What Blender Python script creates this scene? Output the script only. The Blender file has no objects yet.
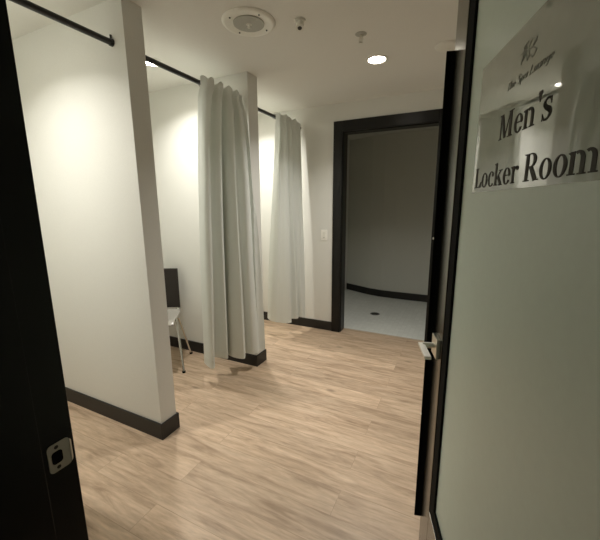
import bpy, bmesh, math, random
from mathutils import Vector, Matrix
random.seed(4)
S = bpy.context.scene
COL = S.collection
PI = math.pi

# ------------------------------------------------------------------ materials
def new_mat(name, base=(.5, .5, .5), rough=.5, metal=0., spec=.5, bump=0., bscale=60., coat=0.):
    m = bpy.data.materials.new(name); m.use_nodes = True
    nt = m.node_tree; b = nt.nodes['Principled BSDF']
    b.inputs['Base Color'].default_value = (*base, 1)
    b.inputs['Roughness'].default_value = rough
    b.inputs['Metallic'].default_value = metal
    b.inputs['Specular IOR Level'].default_value = spec
    b.inputs['Coat Weight'].default_value = coat
    tc = nt.nodes.new('ShaderNodeTexCoord')
    nz = nt.nodes.new('ShaderNodeTexNoise'); nz.inputs['Scale'].default_value = bscale
    nz.inputs['Detail'].default_value = 5
    nt.links.new(tc.outputs['Object'], nz.inputs['Vector'])
    if bump:
        bp = nt.nodes.new('ShaderNodeBump'); bp.inputs['Strength'].default_value = bump
        bp.inputs['Distance'].default_value = .002
        nt.links.new(nz.outputs['Fac'], bp.inputs['Height']); nt.links.new(bp.outputs['Normal'], b.inputs['Normal'])
    # faint natural tone variation
    mx = nt.nodes.new('ShaderNodeMix'); mx.data_type = 'RGBA'
    mx.inputs['A'].default_value = (*[c * .96 for c in base], 1); mx.inputs['B'].default_value = (*[min(1, c * 1.04) for c in base], 1)
    nt.links.new(nz.outputs['Fac'], mx.inputs['Factor']); nt.links.new(mx.outputs['Result'], b.inputs['Base Color'])
    return m

def emit_mat(name, col, strength):
    m = bpy.data.materials.new(name); m.use_nodes = True
    nt = m.node_tree; b = nt.nodes['Principled BSDF']
    b.inputs['Base Color'].default_value = (.8, .8, .8, 1)
    b.inputs['Emission Color'].default_value = (*col, 1); b.inputs['Emission Strength'].default_value = strength
    return m

def wood_floor():
    m = bpy.data.materials.new('wood_floor'); m.use_nodes = True
    nt = m.node_tree; N = nt.nodes; L = nt.links; b = N['Principled BSDF']
    tc = N.new('ShaderNodeTexCoord')
    br = N.new('ShaderNodeTexBrick')
    br.offset = .37; br.offset_frequency = 2; br.squash = 1
    br.inputs['Scale'].default_value = 1; br.inputs['Mortar Size'].default_value = .0016
    br.inputs['Mortar Smooth'].default_value = .3
    br.inputs['Brick Width'].default_value = 1.22; br.inputs['Row Height'].default_value = .152
    br.inputs['Color1'].default_value = (0, 0, 0, 1); br.inputs['Color2'].default_value = (1, 1, 1, 1)
    br.inputs['Mortar'].default_value = (.5, .5, .5, 1)
    L.new(tc.outputs['Object'], br.inputs['Vector'])
    # per plank offset of the grain
    sep = N.new('ShaderNodeSeparateXYZ'); L.new(tc.outputs['Object'], sep.inputs[0])
    mul = N.new('ShaderNodeMath'); mul.operation = 'MULTIPLY'; mul.inputs[1].default_value = 37.
    L.new(br.outputs['Color'], mul.inputs[0])
    sx = N.new('ShaderNodeMath'); sx.operation = 'MULTIPLY'; sx.inputs[1].default_value = 1.7; L.new(sep.outputs['X'], sx.inputs[0])
    sy = N.new('ShaderNodeMath'); sy.operation = 'MULTIPLY'; sy.inputs[1].default_value = 13.; L.new(sep.outputs['Y'], sy.inputs[0])
    cmb = N.new('ShaderNodeCombineXYZ'); L.new(sx.outputs[0], cmb.inputs[0]); L.new(sy.outputs[0], cmb.inputs[1]); L.new(mul.outputs[0], cmb.inputs[2])
    g1 = N.new('ShaderNodeTexNoise'); g1.inputs['Scale'].default_value = 1.6; g1.inputs['Detail'].default_value = 7
    g1.inputs['Roughness'].default_value = .62; g1.inputs['Distortion'].default_value = .8
    L.new(cmb.outputs[0], g1.inputs['Vector'])
    g2 = N.new('ShaderNodeTexNoise'); g2.inputs['Scale'].default_value = 7; g2.inputs['Detail'].default_value = 4
    L.new(cmb.outputs[0], g2.inputs['Vector'])
    rmp = N.new('ShaderNodeValToRGB'); e = rmp.color_ramp.elements
    e[0].position = .30; e[0].color = (.37, .26, .17, 1)
    e[1].position = .68; e[1].color = (.67, .515, .37, 1)
    k = e.new(.5); k.color = (.56, .415, .29, 1)
    L.new(g1.outputs['Fac'], rmp.inputs['Fac'])
    r2 = N.new('ShaderNodeMapRange'); r2.inputs['From Min'].default_value = .3; r2.inputs['From Max'].default_value = .7
    r2.inputs['To Min'].default_value = .88; r2.inputs['To Max'].default_value = 1.1; L.new(g2.outputs['Fac'], r2.inputs['Value'])
    r3 = N.new('ShaderNodeMapRange'); r3.inputs['To Min'].default_value = .90; r3.inputs['To Max'].default_value = 1.10
    L.new(br.outputs['Color'], r3.inputs['Value'])
    mm = N.new('ShaderNodeMath'); mm.operation = 'MULTIPLY'; L.new(r2.outputs[0], mm.inputs[0]); L.new(r3.outputs[0], mm.inputs[1])
    vm = N.new('ShaderNodeVectorMath'); vm.operation = 'SCALE'; L.new(rmp.outputs['Color'], vm.inputs[0]); L.new(mm.outputs[0], vm.inputs['Scale'])
    mx = N.new('ShaderNodeMix'); mx.data_type = 'RGBA'; mx.inputs['B'].default_value = (.34, .24, .16, 1)
    fm = N.new('ShaderNodeMath'); fm.operation = 'MULTIPLY'; fm.inputs[1].default_value = .55; L.new(br.outputs['Fac'], fm.inputs[0])
    kv = N.new('ShaderNodeCombineXYZ'); kx = N.new('ShaderNodeMath'); kx.operation = 'MULTIPLY'; kx.inputs[1].default_value = .45
    L.new(sep.outputs['X'], kx.inputs[0]); L.new(kx.outputs[0], kv.inputs[0]); L.new(sep.outputs['Y'], kv.inputs[1])
    vo = N.new('ShaderNodeTexVoronoi'); vo.inputs['Scale'].default_value = 4.2; L.new(kv.outputs[0], vo.inputs['Vector'])
    kr = N.new('ShaderNodeMapRange'); kr.inputs['From Min'].default_value = .02; kr.inputs['From Max'].default_value = .09
    kr.inputs['To Min'].default_value = .62; kr.inputs['To Max'].default_value = 1.; L.new(vo.outputs['Distance'], kr.inputs['Value'])
    v2 = N.new('ShaderNodeVectorMath'); v2.operation = 'SCALE'; L.new(vm.outputs[0], v2.inputs[0]); L.new(kr.outputs[0], v2.inputs['Scale'])
    L.new(v2.outputs[0], mx.inputs['A']); L.new(fm.outputs[0], mx.inputs['Factor']); L.new(mx.outputs['Result'], b.inputs['Base Color'])
    b.inputs['Roughness'].default_value = .42; b.inputs['Specular IOR Level'].default_value = .45
    bp = N.new('ShaderNodeBump'); bp.inputs['Strength'].default_value = .12; bp.inputs['Distance'].default_value = .001
    L.new(g2.outputs['Fac'], bp.inputs['Height']); L.new(bp.outputs['Normal'], b.inputs['Normal'])
    return m

def tile_floor():
    m = bpy.data.materials.new('shower_tile'); m.use_nodes = True
    nt = m.node_tree; N = nt.nodes; L = nt.links; b = N['Principled BSDF']
    tc = N.new('ShaderNodeTexCoord'); br = N.new('ShaderNodeTexBrick'); br.offset = 0
    br.inputs['Scale'].default_value = 1; br.inputs['Mortar Size'].default_value = .0025
    br.inputs['Brick Width'].default_value = .052; br.inputs['Row Height'].default_value = .052
    br.inputs['Color1'].default_value = (.66, .68, .64, 1); br.inputs['Color2'].default_value = (.72, .74, .70, 1)
    br.inputs['Mortar'].default_value = (.63, .65, .61, 1)
    L.new(tc.outputs['Object'], br.inputs['Vector']); L.new(br.outputs['Color'], b.inputs['Base Color'])
    b.inputs['Roughness'].default_value = .45
    return m

def cloth_mat():
    m = new_mat('curtain_cloth', (.83, .86, .82), .9, bump=.5, bscale=420, spec=.2)
    nt = m.node_tree; b = nt.nodes['Principled BSDF']; out = nt.nodes['Material Output']
    tr = nt.nodes.new('ShaderNodeBsdfTranslucent'); tr.inputs['Color'].default_value = (.75, .77, .72, 1)
    mx = nt.nodes.new('ShaderNodeMixShader'); mx.inputs[0].default_value = .13
    nt.links.new(b.outputs[0], mx.inputs[1]); nt.links.new(tr.outputs[0], mx.inputs[2]); nt.links.new(mx.outputs[0], out.inputs['Surface'])
    return m

def frosted_mat():
    m = new_mat('frosted_glass', (.78, .89, .815), .36, spec=.9, bump=0)
    nt = m.node_tree; b = nt.nodes['Principled BSDF']; out = nt.nodes['Material Output']
    tr = nt.nodes.new('ShaderNodeBsdfTranslucent'); tr.inputs['Color'].default_value = (.86, .97, .90, 1)
    mx = nt.nodes.new('ShaderNodeMixShader'); mx.inputs[0].default_value = .2
    nt.links.new(b.outputs[0], mx.inputs[1]); nt.links.new(tr.outputs[0], mx.inputs[2]); nt.links.new(mx.outputs[0], out.inputs['Surface'])
    return m

M = dict(
    wall=new_mat('wall_paint', (.76, .76, .715), .75, bump=.15, bscale=180, spec=.3),
    wall_lowbounce=new_mat('low_bounce_grey_wall', (.45, .45, .42), .75, bump=.15, bscale=180, spec=.3),  # unseen walls, made darker than the wall paint to cut bounced light
    ceil=new_mat('ceiling_paint', (.78, .77, .72), .85, bump=.1, bscale=150, spec=.2),
    black=new_mat('black_trim', (.008, .008, .0065), .34, spec=.3),
    blackbase=new_mat('black_baseboard', (.013, .012, .010), .45, spec=.5),
    rod=new_mat('black_rod', (.012, .012, .012), .35, spec=.5),
    steel=new_mat('brushed_steel', (.24, .235, .205), .26, metal=1., bump=.05, bscale=300),
    nickel=new_mat('satin_nickel', (.88, .86, .78), .36, metal=1.),
    chrome=new_mat('chrome', (.75, .75, .72), .12, metal=1.),
    rubber=new_mat('black_gasket', (.006, .007, .006), .8, spec=.12),
    white=new_mat('white_plastic', (.82, .81, .74), .45),
    greyw=new_mat('grey_grille', (.44, .44, .39), .6),
    ivory=new_mat('switch_plastic', (.93, .92, .86), .35),
    dark=new_mat('dark_lens', (.03, .03, .025), .3),
    strike=new_mat('strike_metal', (.50, .48, .42), .42, metal=.8),
    hole=new_mat('latch_hole', (.004, .004, .004), .8, spec=.1),
    shell=new_mat('dark_veneer', (.018, .013, .010), .35, spec=.35, coat=.1, bscale=12),
    seat=new_mat('seat_laminate', (.42, .40, .36), .25, spec=.6),
    ink=new_mat('sign_ink', (.050, .048, .038), .6, spec=.2),
    inkpale=new_mat('sign_ink_pale', (.24, .26, .22), .5, spec=.3),
    film=new_mat('sign_film', (.36, .405, .35), .03, spec=1., bump=0, coat=.6),
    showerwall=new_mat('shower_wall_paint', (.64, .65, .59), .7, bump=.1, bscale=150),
    drainm=new_mat('drain_metal', (.16, .16, .15), .4, metal=.7),
    thresh=new_mat('threshold_strip', (.50, .40, .29), .4, bscale=20),
    floor=wood_floor(), tile=tile_floor(), cloth=cloth_mat(), glass=frosted_mat(),
    lamp=emit_mat('lamp_lens', (1, .93, .80), 30),
)

# ------------------------------------------------------------------ mesh helpers
def bx(bm, x0, x1, y0, y1, z0, z1, bev=0.):
    r = bmesh.ops.create_cube(bm, size=1)
    vs = r['verts']
    bmesh.ops.scale(bm, vec=(abs(x1 - x0), abs(y1 - y0), abs(z1 - z0)), verts=vs)
    bmesh.ops.translate(bm, vec=((x0 + x1) / 2, (y0 + y1) / 2, (z0 + z1) / 2), verts=vs)
    if bev:
        es = list({e for v in vs for e in v.link_edges})
        bmesh.ops.bevel(bm, geom=es, offset=bev, segments=2, affect='EDGES', profile=.5)

def cyl(bm, p0, p1, r0, r1=None, seg=24):
    p0 = Vector(p0); p1 = Vector(p1); r1 = r0 if r1 is None else r1
    d = p1 - p0
    q = Vector((0, 0, 1)).rotation_difference(d).to_matrix().to_4x4()
    bmesh.ops.create_cone(bm, cap_ends=True, segments=seg, radius1=r0, radius2=r1, depth=d.length,
                          matrix=Matrix.Translation((p0 + p1) / 2) @ q)

def lathe(bm, prof, seg=48, c=(0, 0, 0)):
    rings = []
    for r, z in prof:
        if r < 1e-6: rings.append([bm.verts.new((c[0], c[1], c[2] + z))])
        else: rings.append([bm.verts.new((c[0] + r * math.cos(2 * PI * i / seg), c[1] + r * math.sin(2 * PI * i / seg), c[2] + z)) for i in range(seg)])
    for a, b in zip(rings, rings[1:]):
        for i in range(seg):
            j = (i + 1) % seg
            if len(a) == 1 and len(b) == 1: continue
            if len(a) == 1: bm.faces.new((a[0], b[j], b[i]))
            elif len(b) == 1: bm.faces.new((a[i], a[j], b[0]))
            else: bm.faces.new((a[i], a[j], b[j], b[i]))
    bmesh.ops.recalc_face_normals(bm, faces=bm.faces)

def tube(bm, pts, r, seg=12, cap=True):
    pts = [Vector(p) for p in pts]; rings = []
    up = Vector((0, 0, 1))
    n = None
    for i, p in enumerate(pts):
        t = (pts[min(i + 1, len(pts) - 1)] - pts[max(i - 1, 0)]).normalized()
        if n is None:
            n = t.cross(up)
            if n.length < .1: n = t.cross(Vector((1, 0, 0)))
        n = (n - t * n.dot(t)).normalized(); b = t.cross(n)
        rings.append([bm.verts.new(p + (n * math.cos(2 * PI * k / seg) + b * math.sin(2 * PI * k / seg)) * r) for k in range(seg)])
    for a, b in zip(rings, rings[1:]):
        for k in range(seg): bm.faces.new((a[k], a[(k + 1) % seg], b[(k + 1) % seg], b[k]))
    if cap: bm.faces.new(rings[0]); bm.faces.new(rings[-1])
    bmesh.ops.recalc_face_normals(bm, faces=bm.faces)

def rnd(pts, rad, n=5):
    """round the corners of a polyline"""
    pts = [Vector(p) for p in pts]; out = [pts[0]]
    for a, b, c in zip(pts, pts[1:], pts[2:]):
        r = min(rad, (a - b).length * .45, (c - b).length * .45)
        p = b + (a - b).normalized() * r; q = b + (c - b).normalized() * r
        for i in range(n + 1):
            t = i / n; out.append(p * (1 - t) ** 2 + b * 2 * t * (1 - t) + q * t * t)
    out.append(pts[-1]); return out

def obj(name, bm, mat, parent=None, smooth=False, loc=None):
    me = bpy.data.meshes.new(name); bm.to_mesh(me); bm.free()
    me.materials.append(mat)
    if smooth:
        for p in me.polygons: p.use_smooth = True
        try: me.set_sharp_from_angle(angle=math.radians(40))
        except Exception: pass
    o = bpy.data.objects.new(name, me); COL.objects.link(o)
    if parent: o.parent = parent
    if loc: o.location = loc
    return o

def box_obj(name, dims, mat, parent=None, bev=0.):
    bm = bmesh.new(); bx(bm, *dims, bev); return obj(name, bm, mat, parent)

def tag(o, label, cat, group=None, kind=None):
    o['label'] = label; o['category'] = cat
    if group: o['group'] = group
    if kind: o['kind'] = kind
    return o

def thing(name, label, cat, loc=(0, 0, 0), rz=0., group=None, kind=None):
    o = bpy.data.objects.new(name, None); COL.objects.link(o); o.location = loc; o.rotation_euler = (0, 0, rz)
    o.empty_display_size = .1
    return tag(o, label, cat, group, kind)

def dup(o, parent=None):
    c = o.copy(); COL.objects.link(c)
    if parent: c.parent = parent
    for ch in list(o.children): dup(ch, c)
    return c

# ------------------------------------------------------------------ dimensions (metres; the camera stands over the origin)
XE = -1.559                      # ends of the stall partitions
P1a, P1b = 1.253, 1.369
P2a, P2b = 2.295, 2.428
YB, YT = 3.378, 3.50             # shower doorway wall, both faces
ZC = 2.389
XL, XR = -2.95, .36
YI, YO = .31, .10                # entry wall, room face and corridor face
JL, JR = -.665, .275             # entry opening
OL, OR, OZ = -1.17, -.262, 2.12  # shower opening

# ------------------------------------------------------------------ setting
tag(box_obj('floor', (XL - .1, XR + .1, -1.6, YT - .02, -.06, 0), M['floor']), 'light brown wood-look plank floor of the changing area', 'floor', kind='structure')
tag(box_obj('floor', (-1.9, .9, YT + .012, 5.5, -.06, -.004), M['tile']), 'pale grey tiled floor of the shower area beyond the black doorway', 'floor', kind='structure')
tag(box_obj('trim_1', (OL - .02, OR + .02, YT - .02, YT + .012, -.03, .003), M['thresh']), 'thin tan threshold strip across the shower doorway', 'threshold', kind='structure')
tag(box_obj('ceiling', (XL - .1, XR + .1, -1.6, YT, ZC, ZC + .08), M['ceil']), 'beige painted ceiling over the changing stalls', 'ceiling', kind='structure')
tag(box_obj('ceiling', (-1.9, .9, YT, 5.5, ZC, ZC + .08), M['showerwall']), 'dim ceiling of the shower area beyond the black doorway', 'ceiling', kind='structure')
tag(box_obj('wall_left', (XL - .1, XL, -1.6, YB, 0, ZC), M['wall']), 'wall at the inner end of the changing stalls', 'wall', kind='structure')
tag(box_obj('wall_right', (XR, XR + .1, -1.6, YB, 0, ZC), M['wall_lowbounce']), 'wall behind the open frosted door', 'wall', kind='structure')
bm = bmesh.new()
bx(bm, XL - .1, OL - .012, YB, YT, 0, ZC); bx(bm, OR + .012, XR + .1, YB, YT, 0, ZC); bx(bm, OL - .012, OR + .012, YB, YT, OZ + .012, ZC)
tag(obj('wall_back', bm, M['wall']), 'pale wall with the black-framed shower doorway and light switch', 'wall', kind='structure')
tag(box_obj('wall_front_partition', (XL, XE, P1a, P1b, 0, ZC), M['wall']), 'brightly lit stall partition wall between the entry and the chair stall', 'wall', kind='structure')
tag(box_obj('wall_rear_partition', (XL, XE, P2a, P2b, 0, ZC), M['wall']), 'stall partition wall whose end stands behind the wide bunched curtain', 'wall', kind='structure')
bm = bmesh.new()
bx(bm, XL, JL - .05, YO, YI, 0, ZC); bx(bm, JR + .05, XR, YO, YI, 0, ZC); bx(bm, JL - .05, JR + .05, YO, YI, 2.16, ZC)
tag(obj('wall_entry', bm, M['wall']), 'wall holding the black entry door frame', 'wall', kind='structure')
tag(box_obj('wall_corridor', (XL - .1, XR + .1, -1.7, -1.6, 0, ZC), M['wall_lowbounce']), 'corridor wall facing the entry doorway', 'wall', kind='structure')

# shower area beyond the doorway: gently bending rear wall
pts = [(-1.72, 5.30), (-1.50, 5.20), (-1.30, 5.11), (-1.10, 5.06), (-.9, 5.045), (.8, 5.03)]
def strip_wall(bm, pts, th, z0, z1):
    n = len(pts)
    rows = [[bm.verts.new((x, y + d, z)) for (x, y) in pts] for d in (0, th) for z in (z0, z1)]
    a, b, c, d = rows
    for i in range(n - 1):
        bm.faces.new((a[i], a[i + 1], b[i + 1], b[i])); bm.faces.new((c[i + 1], c[i], d[i], d[i + 1]))
        bm.faces.new((b[i], b[i + 1], d[i + 1], d[i])); bm.faces.new((a[i + 1], a[i], c[i], c[i + 1]))
    bm.faces.new((a[0], b[0], d[0], c[0])); bm.faces.new((a[-1], c[-1], d[-1], b[-1]))
    bmesh.ops.recalc_face_normals(bm, faces=bm.faces)
bm = bmesh.new(); strip_wall(bm, pts, .1, -.004, ZC)
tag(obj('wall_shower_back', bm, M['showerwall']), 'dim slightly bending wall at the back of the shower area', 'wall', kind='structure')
bm = bmesh.new(); strip_wall(bm, [(x, y - .012) for x, y in pts], .012, -.004, .10)
tag(obj('baseboard_shower', bm, M['blackbase']), 'black baseboard along the bending shower wall', 'baseboard', kind='structure')
tag(box_obj('wall_shower_left', (-1.82, -1.72, YT, 5.42, -.004, ZC), M['wall']), 'side wall of the shower area just inside the doorway', 'wall', kind='structure')
tag(box_obj('wall_shower_right', (.8, .9, YT, 5.2, -.004, ZC), M['showerwall']), 'side wall of the shower area hidden past the doorway', 'wall', kind='structure')

# baseboards
BH, BT = .103, .012
def basebd(name, boxes, label):
    bm = bmesh.new()
    for b in boxes: bx(bm, *b, 0, BH, .002)
    return tag(obj(name, bm, M['blackbase']), label, 'baseboard', kind='structure')
basebd('baseboard_front_partition', [(XL, XE + BT, P1a - BT, P1a), (XE, XE + BT, P1a, P1b), (XL, XE + BT, P1b, P1b + BT)],
       'black baseboard wrapping the brightly lit partition nearest the entry')
basebd('baseboard_rear_partition', [(XL, XE + BT, P2a - BT, P2a), (XE, XE + BT, P2a, P2b), (XL, XE + BT, P2b, P2b + BT)],
       'black baseboard wrapping the partition behind the wide bunched curtain')
basebd('baseboard_back', [(XL, OL - .095, YB - BT, YB), (OR + .095, XR, YB - BT, YB)], 'black baseboard under the light switch beside the shower doorway')
basebd('baseboard_left', [(XL, XL + BT, YI, P1a - BT), (XL, XL + BT, P1b + BT, P2a - BT), (XL, XL + BT, P2b + BT, YB - BT)], 'black baseboard at the inner end of the stalls')
basebd('baseboard_right', [(XR - BT, XR, YI, YB - BT)], 'black baseboard behind the open frosted door')

# shower doorway: casing, jamb lining and inner stop
t = thing('door_frame', 'black casing and jamb around the open doorway to the shower area', 'door frame', ((OL + OR) / 2, YB, 0), kind='structure')
cx = (OL + OR) / 2; hw = (OR - OL) / 2
def rel(name, dims, mat, bev=.002): return box_obj(name, dims, mat, t, bev)
rel('casing', (-hw - .092, -hw + .004, -.02, -.0005, 0, OZ + .10), M['black'])
rel('casing', (hw - .004, hw + .092, -.02, -.0005, 0, OZ + .10), M['black'])
rel('header_casing', (-hw + .0045, hw - .0045, -.02, -.0005, OZ - .004, OZ + .10), M['black'])
rel('jamb', (-hw - .0115, -hw + .012, .0, YT - YB, 0, OZ), M['black'])
rel('jamb', (hw - .012, hw + .0115, .0, YT - YB, 0, OZ), M['black'])
rel('head_jamb', (-hw + .0125, hw - .0125, .0, YT - YB, OZ - .012, OZ + .0115), M['black'])

# entry doorway: near black frame
t = thing('door_frame', 'near black entry door frame with a strike plate on its jamb', 'door frame', (JL, .2, 0), kind='structure')
box_obj('jamb', (-.048, 0, -.125, .128, 0, 2.118), M['black'], t, .001)
box_obj('door_stop', (.0003, .013, -.125, .068, 0, 2.105), M['black'], t, .001)
w = JR - JL
box_obj('jamb', (w, w + .048, -.125, .128, 0, 2.118), M['black'], t, .001)
box_obj('head_jamb', (-.048, w + .048, -.125, .128, 2.118, 2.158), M['black'], t, .001)
box_obj('casing', (-.10, -.0482, .1105, .122, 0, 2.19), M['black'], t, .001)
# strike plate: rounded plate with a curved lip, latch hole and two screws, on the jamb face (x = 0 locally)
def rounded_plate(bm, y0, y1, z0, z1, r, th, lip):
    out = []
    for cy_, cz_, a0 in ((y1 - r, z1 - r, 0), (y0 + r, z1 - r, 90), (y0 + r, z0 + r, 180), (y1 - r, z0 + r, 270)):
        for k in range(5):
            a = math.radians(a0 + k * 22.5); out.append((cy_ + r * math.cos(a), cz_ + r * math.sin(a)))
    f = [bm.verts.new((th, y, z)) for y, z in out]; b = [bm.verts.new((.0002, y, z)) for y, z in out]
    bm.faces.new(f); bm.faces.new(b[::-1])
    for i in range(len(f)): bm.faces.new((f[i], b[i], b[(i + 1) % len(f)], f[(i + 1) % len(f)]))
    bmesh.ops.recalc_face_normals(bm, faces=bm.faces)
ys, zs = .106, .931        # centre, local y (world y = .306)
bm = bmesh.new(); rounded_plate(bm, ys - .026, ys + .014, zs - .029, zs + .029, .008, .0016, 0)
sp = obj('strike_plate', bm, M['strike'], t)
bm = bmesh.new(); rounded_plate(bm, ys - .020, ys - .001, zs - .013, zs + .013, .006, .0019, 0); obj('latch_hole', bm, M['hole'], sp)
for dz in (-.021, .021):
    bm = bmesh.new(); cyl(bm, (.0016, ys - .010, zs + dz), (.0024, ys - .010, zs + dz), .0038, .003, 16); obj('screw', bm, M['dark'], sp)
bm = bmesh.new()
prev = None
for k in range(7):         # curved lip
    a = k / 6 * .9; yy = ys + .0125 + .006 * math.sin(a); xx = .0016 - .006 * (1 - math.cos(a)) + .0012
    hh = .024 - .006 * (k / 6) ** 2
    row = [bm.verts.new((xx, yy, zs - hh)), bm.verts.new((xx, yy, zs + hh)), bm.verts.new((xx - .0012, yy, zs + hh)), bm.verts.new((xx - .0012, yy, zs - hh))]
    if prev:
        for i in range(4): bm.faces.new((prev[i], prev[(i + 1) % 4], row[(i + 1) % 4], row[i]))
    else: bm.faces.new(row)
    prev = row
bm.faces.new(prev); bmesh.ops.recalc_face_normals(bm, faces=bm.faces)
obj('lip', bm, M['strike'], sp)

# ------------------------------------------------------------------ frosted glass door (local x: latch to hinge, y: into the leaf)
D0 = Vector((-.2865, .958, 0)).normalized(); R0 = Vector((-.055, 1.142, 0))
LS, HS = .04, -.875
def X(s): return -s + HS                # local x of the distance s
root = R0 + D0 * HS
t = thing('door_1', 'open frosted glass door reading Men\'s Locker Room', 'door', root, math.atan2(-D0.y, -D0.x), kind='structure')
ZT, TH = 2.10, .045
DB = .008
st = .110; st2 = .055
xl, xh = X(LS), X(HS)
bm = bmesh.new()
bx(bm, xl, xl + st, 0, TH, DB, ZT, .0015); obj('latch_stile', bm, M['steel'], t)
bm = bmesh.new(); bx(bm, xh - st2, xh, 0, TH, DB, ZT, .0015); obj('hinge_stile', bm, M['steel'], t)
bm = bmesh.new(); bx(bm, xl + st, xh - st2, .0008, TH - .0008, DB, .350, .0015); obj('bottom_rail', bm, M['steel'], t)
bm = bmesh.new(); bx(bm, xl + st, xh - st2, .0008, TH - .0008, ZT - .115, ZT, .0015); obj('top_rail', bm, M['steel'], t)
gx0, gx1, gz0, gz1 = xl + st, xh - st2, .350, ZT - .115
bm = bmesh.new(); G = .048
bx(bm, gx0, gx0 + G, .003, TH - .003, gz0, gz1, .001); bx(bm, gx1 - G, gx1, .003, TH - .003, gz0, gz1, .001)
bx(bm, gx0 + G, gx1 - G, .003, TH - .003, gz0, gz0 + G, .001); bx(bm, gx0 + G, gx1 - G, .003, TH - .003, gz1 - G, gz1, .001)
obj('gasket', bm, M['rubber'], t)
GY = .010
gp = box_obj('glass_panel', (gx0 + G, gx1 - G, GY, GY + .010, gz0 + G, gz1 - G), M['glass'], t)
# black strip screwed to the latch edge
bm = bmesh.new(); bx(bm, xl - .006, xl - .0002, -.022, TH, .212, 1.845, .001)
es = obj('edge_strip', bm, M['rubber'], t); es['label'] = 'black strip along the latch edge'
for z in (1.29, .65):
    bm = bmesh.new(); cyl(bm, (xl - .003, -.0243, z), (xl - .003, -.0222, z), .0035, .0045, 12); obj('screw', bm, M['nickel'], es)
# lever handle
hs, hz = X(-.024), .944
hd = bpy.data.objects.new('lever_handle', None); COL.objects.link(hd); hd.parent = t; hd.location = (hs, 0, hz); hd['label'] = 'satin nickel lever handle'
for side in (-1, 1):
    y0 = -.0003 if side < 0 else TH + .0003
    f = lambda v: y0 + side * v
    bm = bmesh.new(); bx(bm, -.033, .033, min(f(0), f(.012)), max(f(0), f(.012)), -.033, .033, .0015); obj('rose', bm, M['nickel'], hd)
    bm = bmesh.new()
    cyl(bm, (-.003, f(.012), 0), (-.003, f(.048), 0), .0095, None, 20)
    bx(bm, -.013, .098, min(f(.040), f(.060)), max(f(.040), f(.060)), -.005, .005, .0015)
    obj('lever', bm, M['nickel'], hd)
for z in (.25, 1.05, 1.85):
    bm = bmesh.new(); cyl(bm, (xh + .006, TH + .004, z - .05), (xh + .006, TH + .004, z + .05), .006, None, 14); obj('hinge', bm, M['steel'], t)

# ---- sign: glossy film with the lettering
fx0, fx1 = X(-.197), X(-.69)
fz0, fz1 = 1.427, 1.709
FY = GY - .0004
film = box_obj('sign_film', (fx0, fx1, FY, GY - .0001, fz0, fz1), M['film'], gp)
film['label'] = 'clear glossy film with dark lettering'

class Pen:
    """collects flat polygons of glyphs in em units, then extrudes them"""
    def __init__(s): s.polys = []; s.ox = 0; s.sl = 0
    def poly(s, p): s.polys.append([(x + s.ox + s.sl * y, y) for x, y in p])
    def rect(s, x0, x1, y0, y1): s.poly([(x0, y0), (x1, y0), (x1, y1), (x0, y1)])
    def stem(s, x, y0, y1, w=.17, foot=True, head=0):
        s.rect(x - w / 2, x + w / 2, y0, y1)
        if foot: s.rect(x - w * .95, x + w * .95, y0, y0 + .045)
        if head == 1: s.poly([(x - w * 1.05, y1 - .045), (x - w / 2, y1 - .10), (x + w / 2, y1), (x - w * .3, y1), (x - w * 1.05, y1 - .02)])
        if head == 2: s.rect(x - w * .95, x + w * .95, y1 - .045, y1)
    def ring(s, cx, cy, rx, ry, tx, ty, a0=0, a1=360, n=28):
        for i in range(n):
            a = math.radians(a0 + (a1 - a0) * i / n); b = math.radians(a0 + (a1 - a0) * (i + 1) / n)
            s.poly([(cx + rx * math.cos(a), cy + ry * math.sin(a)), (cx + rx * math.cos(b), cy + ry * math.sin(b)),
                    (cx + (rx - tx) * math.cos(b), cy + (ry - ty) * math.sin(b)), (cx + (rx - tx) * math.cos(a), cy + (ry - ty) * math.sin(a))])
    def dot(s, cx, cy, r, n=14): s.poly([(cx + r * math.cos(2 * PI * i / n), cy + r * math.sin(2 * PI * i / n)) for i in range(n)])
    def line(s, pts, ws):
        for i in range(len(pts) - 1):
            (x0, y0), (x1, y1) = pts[i], pts[i + 1]; w0, w1 = ws[i] / 2, ws[i + 1] / 2
            d = math.hypot(x1 - x0, y1 - y0); nx, ny = -(y1 - y0) / d, (x1 - x0) / d
            s.poly([(x0 + nx * w0, y0 + ny * w0), (x0 - nx * w0, y0 - ny * w0), (x1 - nx * w1, y1 - ny * w1), (x1 + nx * w1, y1 + ny * w1)])
            if i: s.dot(x0, y0, w0, 10)
    def curve(s, pts, ws, k=6):
        P = [pts[0]] + pts + [pts[-1]]; W = [ws[0]] + ws + [ws[-1]]; op = []; ow = []
        for i in range(1, len(P) - 2):
            for j in range(k):
                u = j / k
                def c(a, b, c_, d): return .5 * (2 * b + (c_ - a) * u + (2 * a - 5 * b + 4 * c_ - d) * u * u + (3 * b - a - 3 * c_ + d) * u ** 3)
                op.append((c(P[i - 1][0], P[i][0], P[i + 1][0], P[i + 2][0]), c(P[i - 1][1], P[i][1], P[i + 1][1], P[i + 2][1])))
                ow.append(W[i] * (1 - u) + W[i + 1] * u)
        op.append(pts[-1]); ow.append(ws[-1]); s.line(op, ow)

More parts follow.
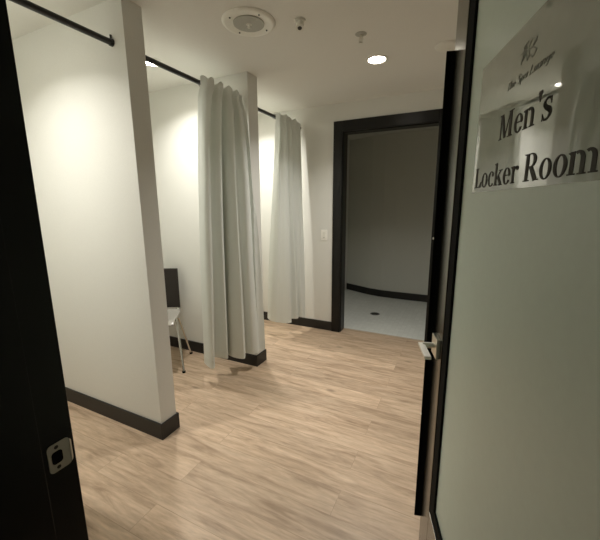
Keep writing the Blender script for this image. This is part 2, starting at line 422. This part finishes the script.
def glyph(p, ch):
    """bold serif letters; returns the advance width"""
    xh_ = .68
    if ch == 'M':
        p.stem(.14, 0, 1, .07, True, 0); p.rect(.02, .26, .955, 1); p.rect(.02, .26, 0, .045)
        p.line([(.19, .98), (.50, .04)], [.20, .17]); p.line([(.50, .03), (.80, .96)], [.06, .06])
        p.stem(.87, 0, 1, .19, True, 0); p.rect(.72, 1.06, .955, 1); return 1.12
    if ch in 'nm':
        p.stem(.15, 0, xh_, .16, True, 1); off = 0
        for _ in range(2 if ch == 'm' else 1):
            p.ring(.36 + off, .43, .25, .26, .16, .09, 0, 120, 14); p.stem(.53 + off, 0, .44, .16, True, 0); off += .38
        return .72 + (.38 if ch == 'm' else 0)
    if ch == 'e':
        p.ring(.32, .34, .28, .355, .155, .05, 10, 330, 30); p.rect(.12, .59, .35, .40)
        p.line([(.47, .36), (.53, .40)], [.12, .13]); return .63
    if ch == "'":
        p.poly([(.07, 1.04), (.23, 1.04), (.25, .98), (.17, .68), (.13, .68), (.05, .98)]); return .28
    if ch == 's':
        p.curve([(.47, .53), (.38, .66), (.23, .65), (.14, .53), (.24, .40), (.40, .30), (.46, .17), (.34, .03), (.18, .03), (.08, .18)],
                [.05, .07, .08, .12, .16, .17, .13, .08, .07, .05]); p.rect(.44, .48, .46, .68); p.rect(.065, .105, 0, .22); return .54
    if ch == 'L':
        p.stem(.22, 0, 1, .19, True, 2); p.rect(.2, .72, 0, .05); p.poly([(.48, .04), (.72, .04), (.76, .30), (.72, .30)]); return .78
    if ch == 'o': p.ring(.33, .34, .295, .36, .155, .05, 0, 360, 32); return .66
    if ch == 'c':
        p.ring(.33, .34, .295, .36, .155, .05, 48, 322, 28); p.dot(.47, .52, .085); return .60
    if ch == 'k':
        p.stem(.16, 0, 1, .16, True, 1); p.line([(.22, .28), (.55, .64)], [.06, .06]); p.rect(.40, .68, .635, .675)
        p.line([(.34, .42), (.60, .03)], [.17, .18]); p.rect(.44, .74, 0, .045); return .74
    if ch == 'r':
        p.stem(.16, 0, xh_, .16, True, 1); p.curve([(.20, .42), (.28, .60), (.40, .63)], [.05, .08, .09]); p.dot(.44, .58, .085); return .53
    if ch == 'R':
        p.stem(.22, 0, 1, .19, True, 2); p.rect(.2, .46, .955, 1); p.rect(.2, .46, .49, .535)
        p.ring(.44, .745, .29, .255, .18, .05, -90, 90, 16); p.line([(.44, .52), (.74, .02)], [.19, .20]); p.rect(.62, .92, 0, .045); return .90
    return .30

def thin(p, ch):
    """light sloping letters for the small line"""
    w = .085
    if ch == 'T': p.line([(.05, .97), (.62, .97)], [w, w]); p.line([(.33, .95), (.30, .0)], [w * 1.6] * 2); return .60
    if ch == 'h': p.line([(.10, 1), (.10, 0)], [w * 1.3] * 2); p.curve([(.10, .40), (.24, .60), (.38, .52), (.38, .02)], [w, w, w * 1.3, w * 1.3]); return .48
    if ch == 'e': p.ring(.24, .30, .19, .32, .10, .06, 5, 325, 18); p.rect(.08, .42, .30, .36); return .46
    if ch == 'S': p.curve([(.48, .84), (.34, .98), (.16, .88), (.18, .64), (.42, .42), (.44, .14), (.26, 0), (.04, .14)], [w] * 3 + [w * 1.5] * 2 + [w] * 3); return .56
    if ch == 'p': p.line([(.10, .60), (.10, -.32)], [w * 1.3] * 2); p.ring(.28, .30, .20, .32, .10, .06, 0, 360, 18); return .52
    if ch == 'a': p.ring(.25, .29, .20, .31, .10, .06, 0, 360, 18); p.line([(.43, .60), (.43, 0)], [w * 1.3] * 2); return .52
    if ch == 'L': p.line([(.16, 1), (.10, .03), (.52, .03)], [w * 1.6, w * 1.6, w]); return .56
    if ch == 'o': p.ring(.25, .30, .21, .32, .10, .06, 0, 360, 18); return .50
    if ch == 'u': p.curve([(.08, .60), (.08, .14), (.22, .01), (.38, .14), (.40, .60)], [w * 1.3, w * 1.2, w, w, w * 1.2]); p.line([(.40, .60), (.40, 0)], [w * 1.3] * 2); return .50
    if ch == 'n': p.line([(.08, .60), (.08, 0)], [w * 1.3] * 2); p.curve([(.08, .40), (.24, .60), (.38, .50), (.38, 0)], [w, w, w * 1.3, w * 1.3]); return .48
    if ch == 'g': p.ring(.25, .30, .20, .32, .10, .06, 0, 360, 18); p.curve([(.43, .60), (.43, -.12), (.30, -.32), (.08, -.24)], [w * 1.3] * 3 + [w]); return .52
    return .26

def write(name, text, s0, s1, z0, h, fn, mat, slant=0., label=None):
    p = Pen(); p.sl = slant; x = 0
    for ch in text: p.ox = x; x += fn(p, ch)
    bm = bmesh.new(); sc = (X(s1) - X(s0)) / x
    ya, yb = FY - .0006, FY - .0001
    for pl in p.polys:
        f = [bm.verts.new((X(s0) + px * sc, ya, z0 + py * h)) for px, py in pl]
        try: bm.faces.new(f)
        except ValueError: pass
    for fc in bm.faces:
        if fc.calc_area() > 0 and fc.normal.y > 0: fc.normal_flip()
    bm.normal_update()
    for fc in list(bm.faces):
        if fc.normal.y > 0: fc.normal_flip()
    o = obj(name, bm, mat, film)
    md = o.modifiers.new('thick', 'SOLIDIFY'); md.thickness = .0005; md.offset = -1
    if label: o['label'] = label
    return o
write('lettering', "Men's", -.329, -.522, 1.5265, .047, glyph, M['ink'], label="dark serif word Men's")
write('lettering', "Locker Room", -.209, -.644, 1.437, .045, glyph, M['ink'], label='dark serif words Locker Room')
write('lettering', "The Spa Lounge", -.344, -.506, 1.614, .0135, thin, M['inkpale'], .22, label='small pale line The Spa Lounge')
# faint ornate monogram over the small line
p = Pen()
p.curve([(.10, .10), (.22, .55), (.30, .95), (.18, .80), (.30, .45), (.16, .22), (.05, .35)], [.03, .06, .05, .03, .05, .04, .03])
p.curve([(.42, 1.0), (.36, .60), (.44, .10), (.58, .30), (.50, .62), (.62, .90), (.50, 1.0)], [.03, .06, .07, .04, .03, .05, .03])
p.curve([(.70, .95), (.92, .80), (.74, .55), (.96, .25), (.78, .02), (.66, .22)], [.03, .06, .04, .07, .04, .03])
p.curve([(.02, .62), (.30, .68), (.60, .50), (.98, .66)], [.02, .04, .04, .02])
bm = bmesh.new()
for pl in p.polys:
    f = [bm.verts.new((X(-.392) + px * .060, FY - .0005, 1.640 + py * .034)) for px, py in pl]
    bm.faces.new(f)
bm.normal_update()
for fc in bm.faces:
    if fc.normal.y > 0: fc.normal_flip()
o = obj('emblem', bm, M['inkpale'], film); md = o.modifiers.new('thick', 'SOLIDIFY'); md.thickness = .0004; md.offset = -1
o['label'] = 'faint ornate monogram'

# ------------------------------------------------------------------ light switch
t = thing('light_switch', 'small white light switch on the wall beside the black shower doorway', 'switch', (-1.362, YB, 1.078))
bm = bmesh.new(); bx(bm, -.036, .036, -.007, -.0003, -.058, .058, .003); pl = obj('switch_plate', bm, M['ivory'], t)
bm = bmesh.new(); bx(bm, -.017, .017, -.011, -.0072, -.034, .034, .002); rk = obj('rocker', bm, M['white'], t)
box_obj('indicator', (-.006, .006, -.0116, -.0112, -.027, -.023), M['dark'], rk)

# ------------------------------------------------------------------ curtain rods
XRD, ZR = -1.65, 2.20
def rod(y0, y1, label):
    t = thing('curtain_rod', label, 'curtain rod', (XRD, y0, ZR), group='black rods over the changing stalls')
    L = y1 - y0
    bm = bmesh.new(); cyl(bm, (0, .006, 0), (0, L - .006, 0), .0145, None, 20); obj('rod', bm, M['rod'], t, True)
    for ya, yb in ((.0005, .012), (L - .012, L - .0005)):
        bm = bmesh.new(); cyl(bm, (0, ya, 0), (0, yb, 0), .0175, None, 24); cyl(bm, (0, (ya + yb) / 2, .018), (0, (ya + yb) / 2, .034), .004, .0055, 10)
        obj('end_bracket', bm, M['rod'], t, True)
    return t
rod(YI, P1a, 'black curtain rod ending on the bright partition nearest the entry')
rod(P1b, P2a, 'black curtain rod over the chair stall carrying the wide bunched curtain')
rod(P2b, YB, 'black curtain rod carrying the pale curtain beside the light switch')

# ------------------------------------------------------------------ curtains
def spline(P, u):
    n = len(P) - 1; f = u * n; i = min(int(f), n - 1); t_ = f - i
    g = lambda k: P[max(0, min(n, k))]
    a, b, c, d = g(i - 1), g(i), g(i + 1), g(i + 2)
    return tuple(.5 * (2 * b[k] + (c[k] - a[k]) * t_ + (2 * a[k] - 5 * b[k] + 4 * c[k] - d[k]) * t_ ** 2 + (3 * b[k] - a[k] - 3 * c[k] + d[k]) * t_ ** 3) for k in range(len(b)))
def curtain(label, top, bot, zb, clampf=None, ex=.62, ph=0.):
    t = thing('curtain', label, 'curtain', (XRD, top[0][1], ZR), group='pale grey changing stall curtains')
    NU, NV = 150, 46
    def grid(v0, v1, nv, off=0.):
        bm = bmesh.new(); rows = []
        for j in range(nv + 1):
            v = v0 + (v1 - v0) * j / nv; row = []
            for i in range(NU + 1):
                u = i / NU
                T = spline(top, u); B = spline(bot, u)
                e = (max(0, v - .025) / .975) ** ex
                x = T[0] * (1 - e) + B[0] * e; y = T[1] * (1 - e) + B[1] * e
                # folds drift and soften on the way down
                x += .006 * math.sin(23 * u + 4 * v + ph) * math.sin(PI * v)
                y += .006 * math.sin(17 * u - 5 * v + 1 + ph) * math.sin(PI * v)
                # gathers at the pinched header
                ga = max(0, 1 - v / .035) if v < .035 else 0
                x -= .010 * math.sin(PI * min(1, v / .06)) * max(0, (x + 1.618) / .035)
                zt = ZR + .028 + .009 * math.sin(len(top) * 3.1 * u + ph) * max(0, 1 - v * 12)
                zz = zt * (1 - v) + (zb + .008 * math.sin(9 * u + ph)) * v
                if clampf: x, y = clampf(x, y)
                row.append(bm.verts.new((x - XRD, y - top[0][1], zz - ZR)))
            rows.append(row)
        for a, b in zip(rows, rows[1:]):
            for i in range(NU): bm.faces.new((a[i], a[i + 1], b[i + 1], b[i]))
        return bm
    def fin(name, bm, th):
        o = obj(name, bm, M['cloth'], t)
        for p_ in o.data.polygons: p_.use_smooth = True
        md = o.modifiers.new('thick', 'SOLIDIFY'); md.thickness = th; md.offset = 0
        md = o.modifiers.new('split', 'EDGE_SPLIT'); md.split_angle = math.radians(50)
        return o
    fin('panel', grid(0, .965, NV), .0022)
    fin('hem', grid(.9651, 1, 3), .0028)
    for k in range(6):       # little hooks poking up from the gathered header
        T = spline(top, (k + .5) / 6)
        bm = bmesh.new(); a = [(math.cos(q) * .020, 0, math.sin(q) * .020) for q in [PI * 2 * i / 16 for i in range(17)]]
        tube(bm, [(p_[0], T[1] - top[0][1], p_[2]) for p_ in a], .0018, 6, False); obj('hook', bm, M['rod'], t, True)
    return t
def clamp1(x, y):
    if x < XE + .03 and y > P2a - .016: y = P2a - .016
    if y > P2a - .016 and x < XE + .02: x = XE + .02
    return x, y
curtain('wide bunched grey curtain in front of the partition end beside the chair stall',
        [(-1.632, 1.858), (-1.595, 1.872), (-1.585, 1.90), (-1.588, 1.945), (-1.622, 1.965), (-1.628, 1.985), (-1.585, 2.00), (-1.582, 2.03), (-1.622, 2.055), (-1.628, 2.075),
         (-1.585, 2.095), (-1.580, 2.13), (-1.622, 2.15), (-1.628, 2.175), (-1.585, 2.195), (-1.590, 2.225), (-1.622, 2.245), (-1.59, 2.268)],
        [(-1.80, 1.905), (-1.735, 1.868), (-1.68, 1.845), (-1.66, 1.862), (-1.74, 1.95), (-1.79, 2.01), (-1.74, 2.035), (-1.685, 2.05), (-1.72, 2.10), (-1.78, 2.14),
         (-1.66, 2.10), (-1.56, 2.105), (-1.575, 2.15), (-1.60, 2.19), (-1.53, 2.195), (-1.505, 2.24), (-1.525, 2.285), (-1.49, 2.33)],
        .155, clamp1, ex=.45)
def clamp2(x, y): return x, min(y, YB - .022)
curtain('pale narrow curtain hanging beside the light switch wall',
        [(-1.632, 2.84), (-1.59, 2.845), (-1.582, 2.85), (-1.622, 2.88), (-1.628, 2.90), (-1.585, 2.92), (-1.582, 2.96), (-1.625, 2.99), (-1.585, 3.02),
         (-1.585, 3.06), (-1.625, 3.09), (-1.585, 3.12), (-1.585, 3.17), (-1.622, 3.22), (-1.60, 3.27), (-1.625, 3.34)],
        [(-1.87, 2.99), (-1.80, 2.935), (-1.74, 2.93), (-1.69, 2.945), (-1.645, 2.96), (-1.605, 2.985), (-1.59, 3.02), (-1.66, 3.07), (-1.62, 3.10),
         (-1.57, 3.11), (-1.57, 3.15), (-1.60, 3.19), (-1.55, 3.20), (-1.53, 3.23), (-1.535, 3.255), (-1.56, 3.29)],
        .175, clamp2, ex=.9, ph=1.7)
curtain('grey curtain drawn back beside the entry door frame, seen mirrored in the sign',
        [(-1.628, .37), (-1.59, .39), (-1.585, .43), (-1.628, .46), (-1.585, .50), (-1.628, .54), (-1.585, .58), (-1.628, .62), (-1.59, .66), (-1.628, .70)],
        [(-1.72, .38), (-1.66, .39), (-1.61, .44), (-1.72, .48), (-1.60, .52), (-1.71, .56), (-1.60, .60), (-1.70, .65), (-1.61, .69), (-1.66, .73)],
        .16, ph=.6)

# ------------------------------------------------------------------ chair in the middle stall
def R2(x, y, a): return (x * math.cos(a) - y * math.sin(a), x * math.sin(a) + y * math.cos(a))
ca = math.radians(35)
t = thing('chair', 'dark-backed chair with thin metal legs in the stall behind the bright partition', 'chair', (-2.36, 1.948, 0), ca)
# seat shell: thin, gently dished board
def shell(fn, nu, nv, th):
    bm = bmesh.new(); rows = [[bm.verts.new(fn(i / nu, j / nv)) for i in range(nu + 1)] for j in range(nv + 1)]
    for a, b in zip(rows, rows[1:]):
        for i in range(nu): bm.faces.new((a[i], a[i + 1], b[i + 1], b[i]))
    return bm
def solid(o, th):
    md = o.modifiers.new('thick', 'SOLIDIFY'); md.thickness = th; md.offset = 0
    for p_ in o.data.polygons: p_.use_smooth = True
    b_ = o.modifiers.new('edge', 'BEVEL'); b_.width = th * .3; b_.segments = 2; b_.limit_method = 'ANGLE'
def seatf(u, v):
    w_ = .185 - .015 * max(0, v - .7) / .3
    x = (u - .5) * 2 * w_; y = -.20 + .40 * v
    return (x, y, .455 - .012 * math.cos((u - .5) * PI) * math.sin(PI * v) - .03 * max(0, .12 - v) ** 2 * 60)
o = obj('seat', shell(seatf, 16, 16, .012), M['seat'], t); solid(o, .012)
def backf(u, v):
    w_ = .172 - .008 * v
    x = (u - .5) * 2 * w_; y = .165 + .05 * v + .022 * (1 - (2 * u - 1) ** 2) ; return (x, y, .475 + .36 * v)
o = obj('backrest', shell(backf, 16, 12, .011), M['shell'], t); solid(o, .011)
for s_ in (-1, 1):
    bm = bmesh.new(); tube(bm, rnd([(s_ * .15, .02, .438), (s_ * .178, -.06, .432), (s_ * .235, -.19, .008)], .03), .010, 12); lg = obj('leg', bm, M['chrome'], t, True)
    bm = bmesh.new(); cyl(bm, (s_ * .235, -.19, 0), (s_ * .235, -.19, .016), .014, None, 14); obj('foot_cap', bm, M['rubber'], lg)
    bm = bmesh.new(); tube(bm, rnd([(s_ * .15, -.02, .438), (s_ * .178, .03, .432), (s_ * .235, .19, .008)], .03), .010, 12); lg = obj('leg', bm, M['chrome'], t, True)
    bm = bmesh.new(); cyl(bm, (s_ * .235, .19, 0), (s_ * .235, .19, .016), .014, None, 14); obj('foot_cap', bm, M['rubber'], lg)
    bm = bmesh.new(); tube(bm, rnd([(s_ * .150, -.17, .434), (s_ * .150, .14, .434), (s_ * .150, .176, .46), (s_ * .148, .198, .62)], .04), .009, 12); obj('frame_tube', bm, M['chrome'], t, True)

# ------------------------------------------------------------------ ceiling fittings
t = thing('ceiling_speaker', 'large round off-white ceiling plate with a grey centre', 'speaker', (-1.152, 1.728, ZC), .3)
bm = bmesh.new(); lathe(bm, [(0, -.003), (.075, -.006), (.10, -.008), (.128, -.013), (.140, -.011), (.146, -.004), (.146, -.0003), (0, -.0003)], 64); obj('flange', bm, M['white'], t, True)
bm = bmesh.new(); lathe(bm, [(0, -.014), (.076, -.013), (.084, -.0125), (.085, -.0078), (0, -.0065)], 48); gr = obj('grille', bm, M['greyw'], t, True)
bm = bmesh.new(); lathe(bm, [(0, -.030), (.006, -.030), (.009, -.027), (.007, -.016), (.016, -.0142), (0, -.0142)], 20, (0, 0, 0)); obj('centre_nub', bm, M['white'], t, True)
for k in range(4):
    a = PI / 4 + k * PI / 2; c = (.113 * math.cos(a), .113 * math.sin(a))
    bm = bmesh.new(); cyl(bm, (*c, -.0145), (*c, -.0095), .0045, .0045, 12); obj('screw', bm, M['dark'], t)

t = thing('ceiling_sensor', 'small round white ceiling sensor with a dark lens next to the large round plate', 'sensor', (-.893, 1.835, ZC), .46)
bm = bmesh.new(); lathe(bm, [(0, -.012), (.026, -.012), (.031, -.009), (.032, -.0003), (0, -.0003)], 40); obj('base_ring', bm, M['white'], t, True)
bm = bmesh.new(); cyl(bm, (0, .004, -.010), (0, -.012, -.046), .021, .023, 28); hd = obj('housing', bm, M['white'], t, True)
bm = bmesh.new(); cyl(bm, (0, -.012, -.0465), (0, -.0128, -.0485), .012, .010, 20); obj('lens', bm, M['dark'], hd, True)

t = thing('sprinkler', 'small pendent sprinkler head in the ceiling near the lit downlight', 'sprinkler', (-.638, 2.136, ZC))
bm = bmesh.new(); lathe(bm, [(0, -.006), (.018, -.006), (.033, -.002), (.034, -.0003), (0, -.0003)], 36); obj('escutcheon', bm, M['greyw'], t, True)
bm = bmesh.new(); cyl(bm, (0, 0, -.006), (0, 0, -.020), .008, .007, 16)
for s_ in (-1, 1): tube(bm, [(s_ * .006, 0, -.018), (s_ * .012, 0, -.028), (s_ * .008, 0, -.038), (0, 0, -.044)], .002, 8)
cyl(bm, (0, 0, -.020), (0, 0, -.040), .0025, None, 10); obj('sprinkler_body', bm, M['nickel'], t, True)
bm = bmesh.new(); cyl(bm, (0, 0, -.044), (0, 0, -.046), .012, None, 20); obj('deflector', bm, M['nickel'], t)

t = thing('ceiling_cover_disc', 'white round ceiling cover disc partly behind the frosted door edge', 'cover disc', (-.185, 2.53, ZC))
bm = bmesh.new(); lathe(bm, [(0, -.020), (.05, -.019), (.068, -.013), (.078, -.004), (.079, -.0003), (0, -.0003)], 48); obj('disc', bm, M['white'], t, True)
bm = bmesh.new(); lathe(bm, [(0, -.025), (.010, -.025), (.013, -.0207), (0, -.0203)], 24); obj('centre_cap', bm, M['white'], t, True)

def downlight(x, y, watts, label, r=.058, col=(1, .965, .90), spread=134):
    t = thing('downlight', label, 'downlight', (x, y, ZC), group='round recessed downlights')
    bm = bmesh.new(); lathe(bm, [(r, -.0035), (r + .004, -.008), (r + .014, -.006), (r + .018, -.0003), (r, -.0003)], 48)
    obj('trim_ring', bm, M['white'], t, True)
    bm = bmesh.new(); lathe(bm, [(0, -.0045), (r * .7, -.0042), (r - .001, -.003), (r - .001, -.0005), (0, -.0005)], 40); obj('lens', bm, M['lamp'], t, True)
    ld = bpy.data.lights.new('downlight_lamp', 'AREA'); ld.shape = 'DISK'; ld.size = r * 1.9; ld.energy = watts; ld.color = col; ld.spread = math.radians(spread)
    lo = bpy.data.objects.new('downlight_lamp', ld); COL.objects.link(lo); lo.parent = t; lo.location = (0, 0, -.012)
    return t
downlight(-2.04, .64, 9, 'recessed downlight over the stall nearest the entry')
downlight(-2.052, 1.854, 8.7, 'lit downlight over the chair stall beside the black rod')
downlight(-2.04, 2.90, 9.8, 'recessed downlight over the stall with the narrow curtain')
downlight(-.635, 2.523, 12, 'lit downlight in front of the black shower doorway', spread=130)

# floor drain in the shower
t = thing('floor_drain', 'small dark round drain in the pale shower floor', 'drain', (-.965, 4.185, -.004))
bm = bmesh.new(); lathe(bm, [(0, .001), (.050, .001), (.056, .003), (.060, .002), (.061, .0001), (0, .0001)], 40); obj('drain_rim', bm, M['drainm'], t, True)
bm = bmesh.new()
for k in range(-3, 4): bx(bm, -math.sqrt(.046 ** 2 - (k * .012) ** 2), math.sqrt(.046 ** 2 - (k * .012) ** 2), k * .012 - .003, k * .012 + .003, .0015, .003)
obj('grate', bm, M['dark'], t)

# ------------------------------------------------------------------ world and camera
w = bpy.data.worlds.new('world'); S.world = w; w.use_nodes = True
w.node_tree.nodes['Background'].inputs[0].default_value = (.9, .9, 1, 1); w.node_tree.nodes['Background'].inputs[1].default_value = .02

p_, yaw, roll, f = .192, .4565, .0066, 333.76
fwd = Vector((-math.sin(yaw) * math.cos(p_), math.cos(yaw) * math.cos(p_), -math.sin(p_)))
right = Vector((math.cos(yaw), math.sin(yaw), 0)); down = fwd.cross(right)
r2 = math.cos(roll) * right + math.sin(roll) * down; d2 = -math.sin(roll) * right + math.cos(roll) * down
cam = bpy.data.cameras.new('camera'); co = bpy.data.objects.new('camera', cam); COL.objects.link(co)
mt = Matrix((r2, -d2, -fwd)).transposed().to_4x4(); mt.translation = Vector((0, 0, 1.4)); co.matrix_world = mt
cam.sensor_fit = 'HORIZONTAL'; cam.sensor_width = 36; cam.lens = 36 * f / 600; cam.clip_start = .01
S.camera = co
S.view_settings.view_transform = 'Standard'; S.view_settings.look = 'None'; S.view_settings.exposure = .2; S.view_settings.gamma = 1
S.view_settings.use_curve_mapping = False
S.cycles.max_bounces = 10; S.cycles.diffuse_bounces = 7
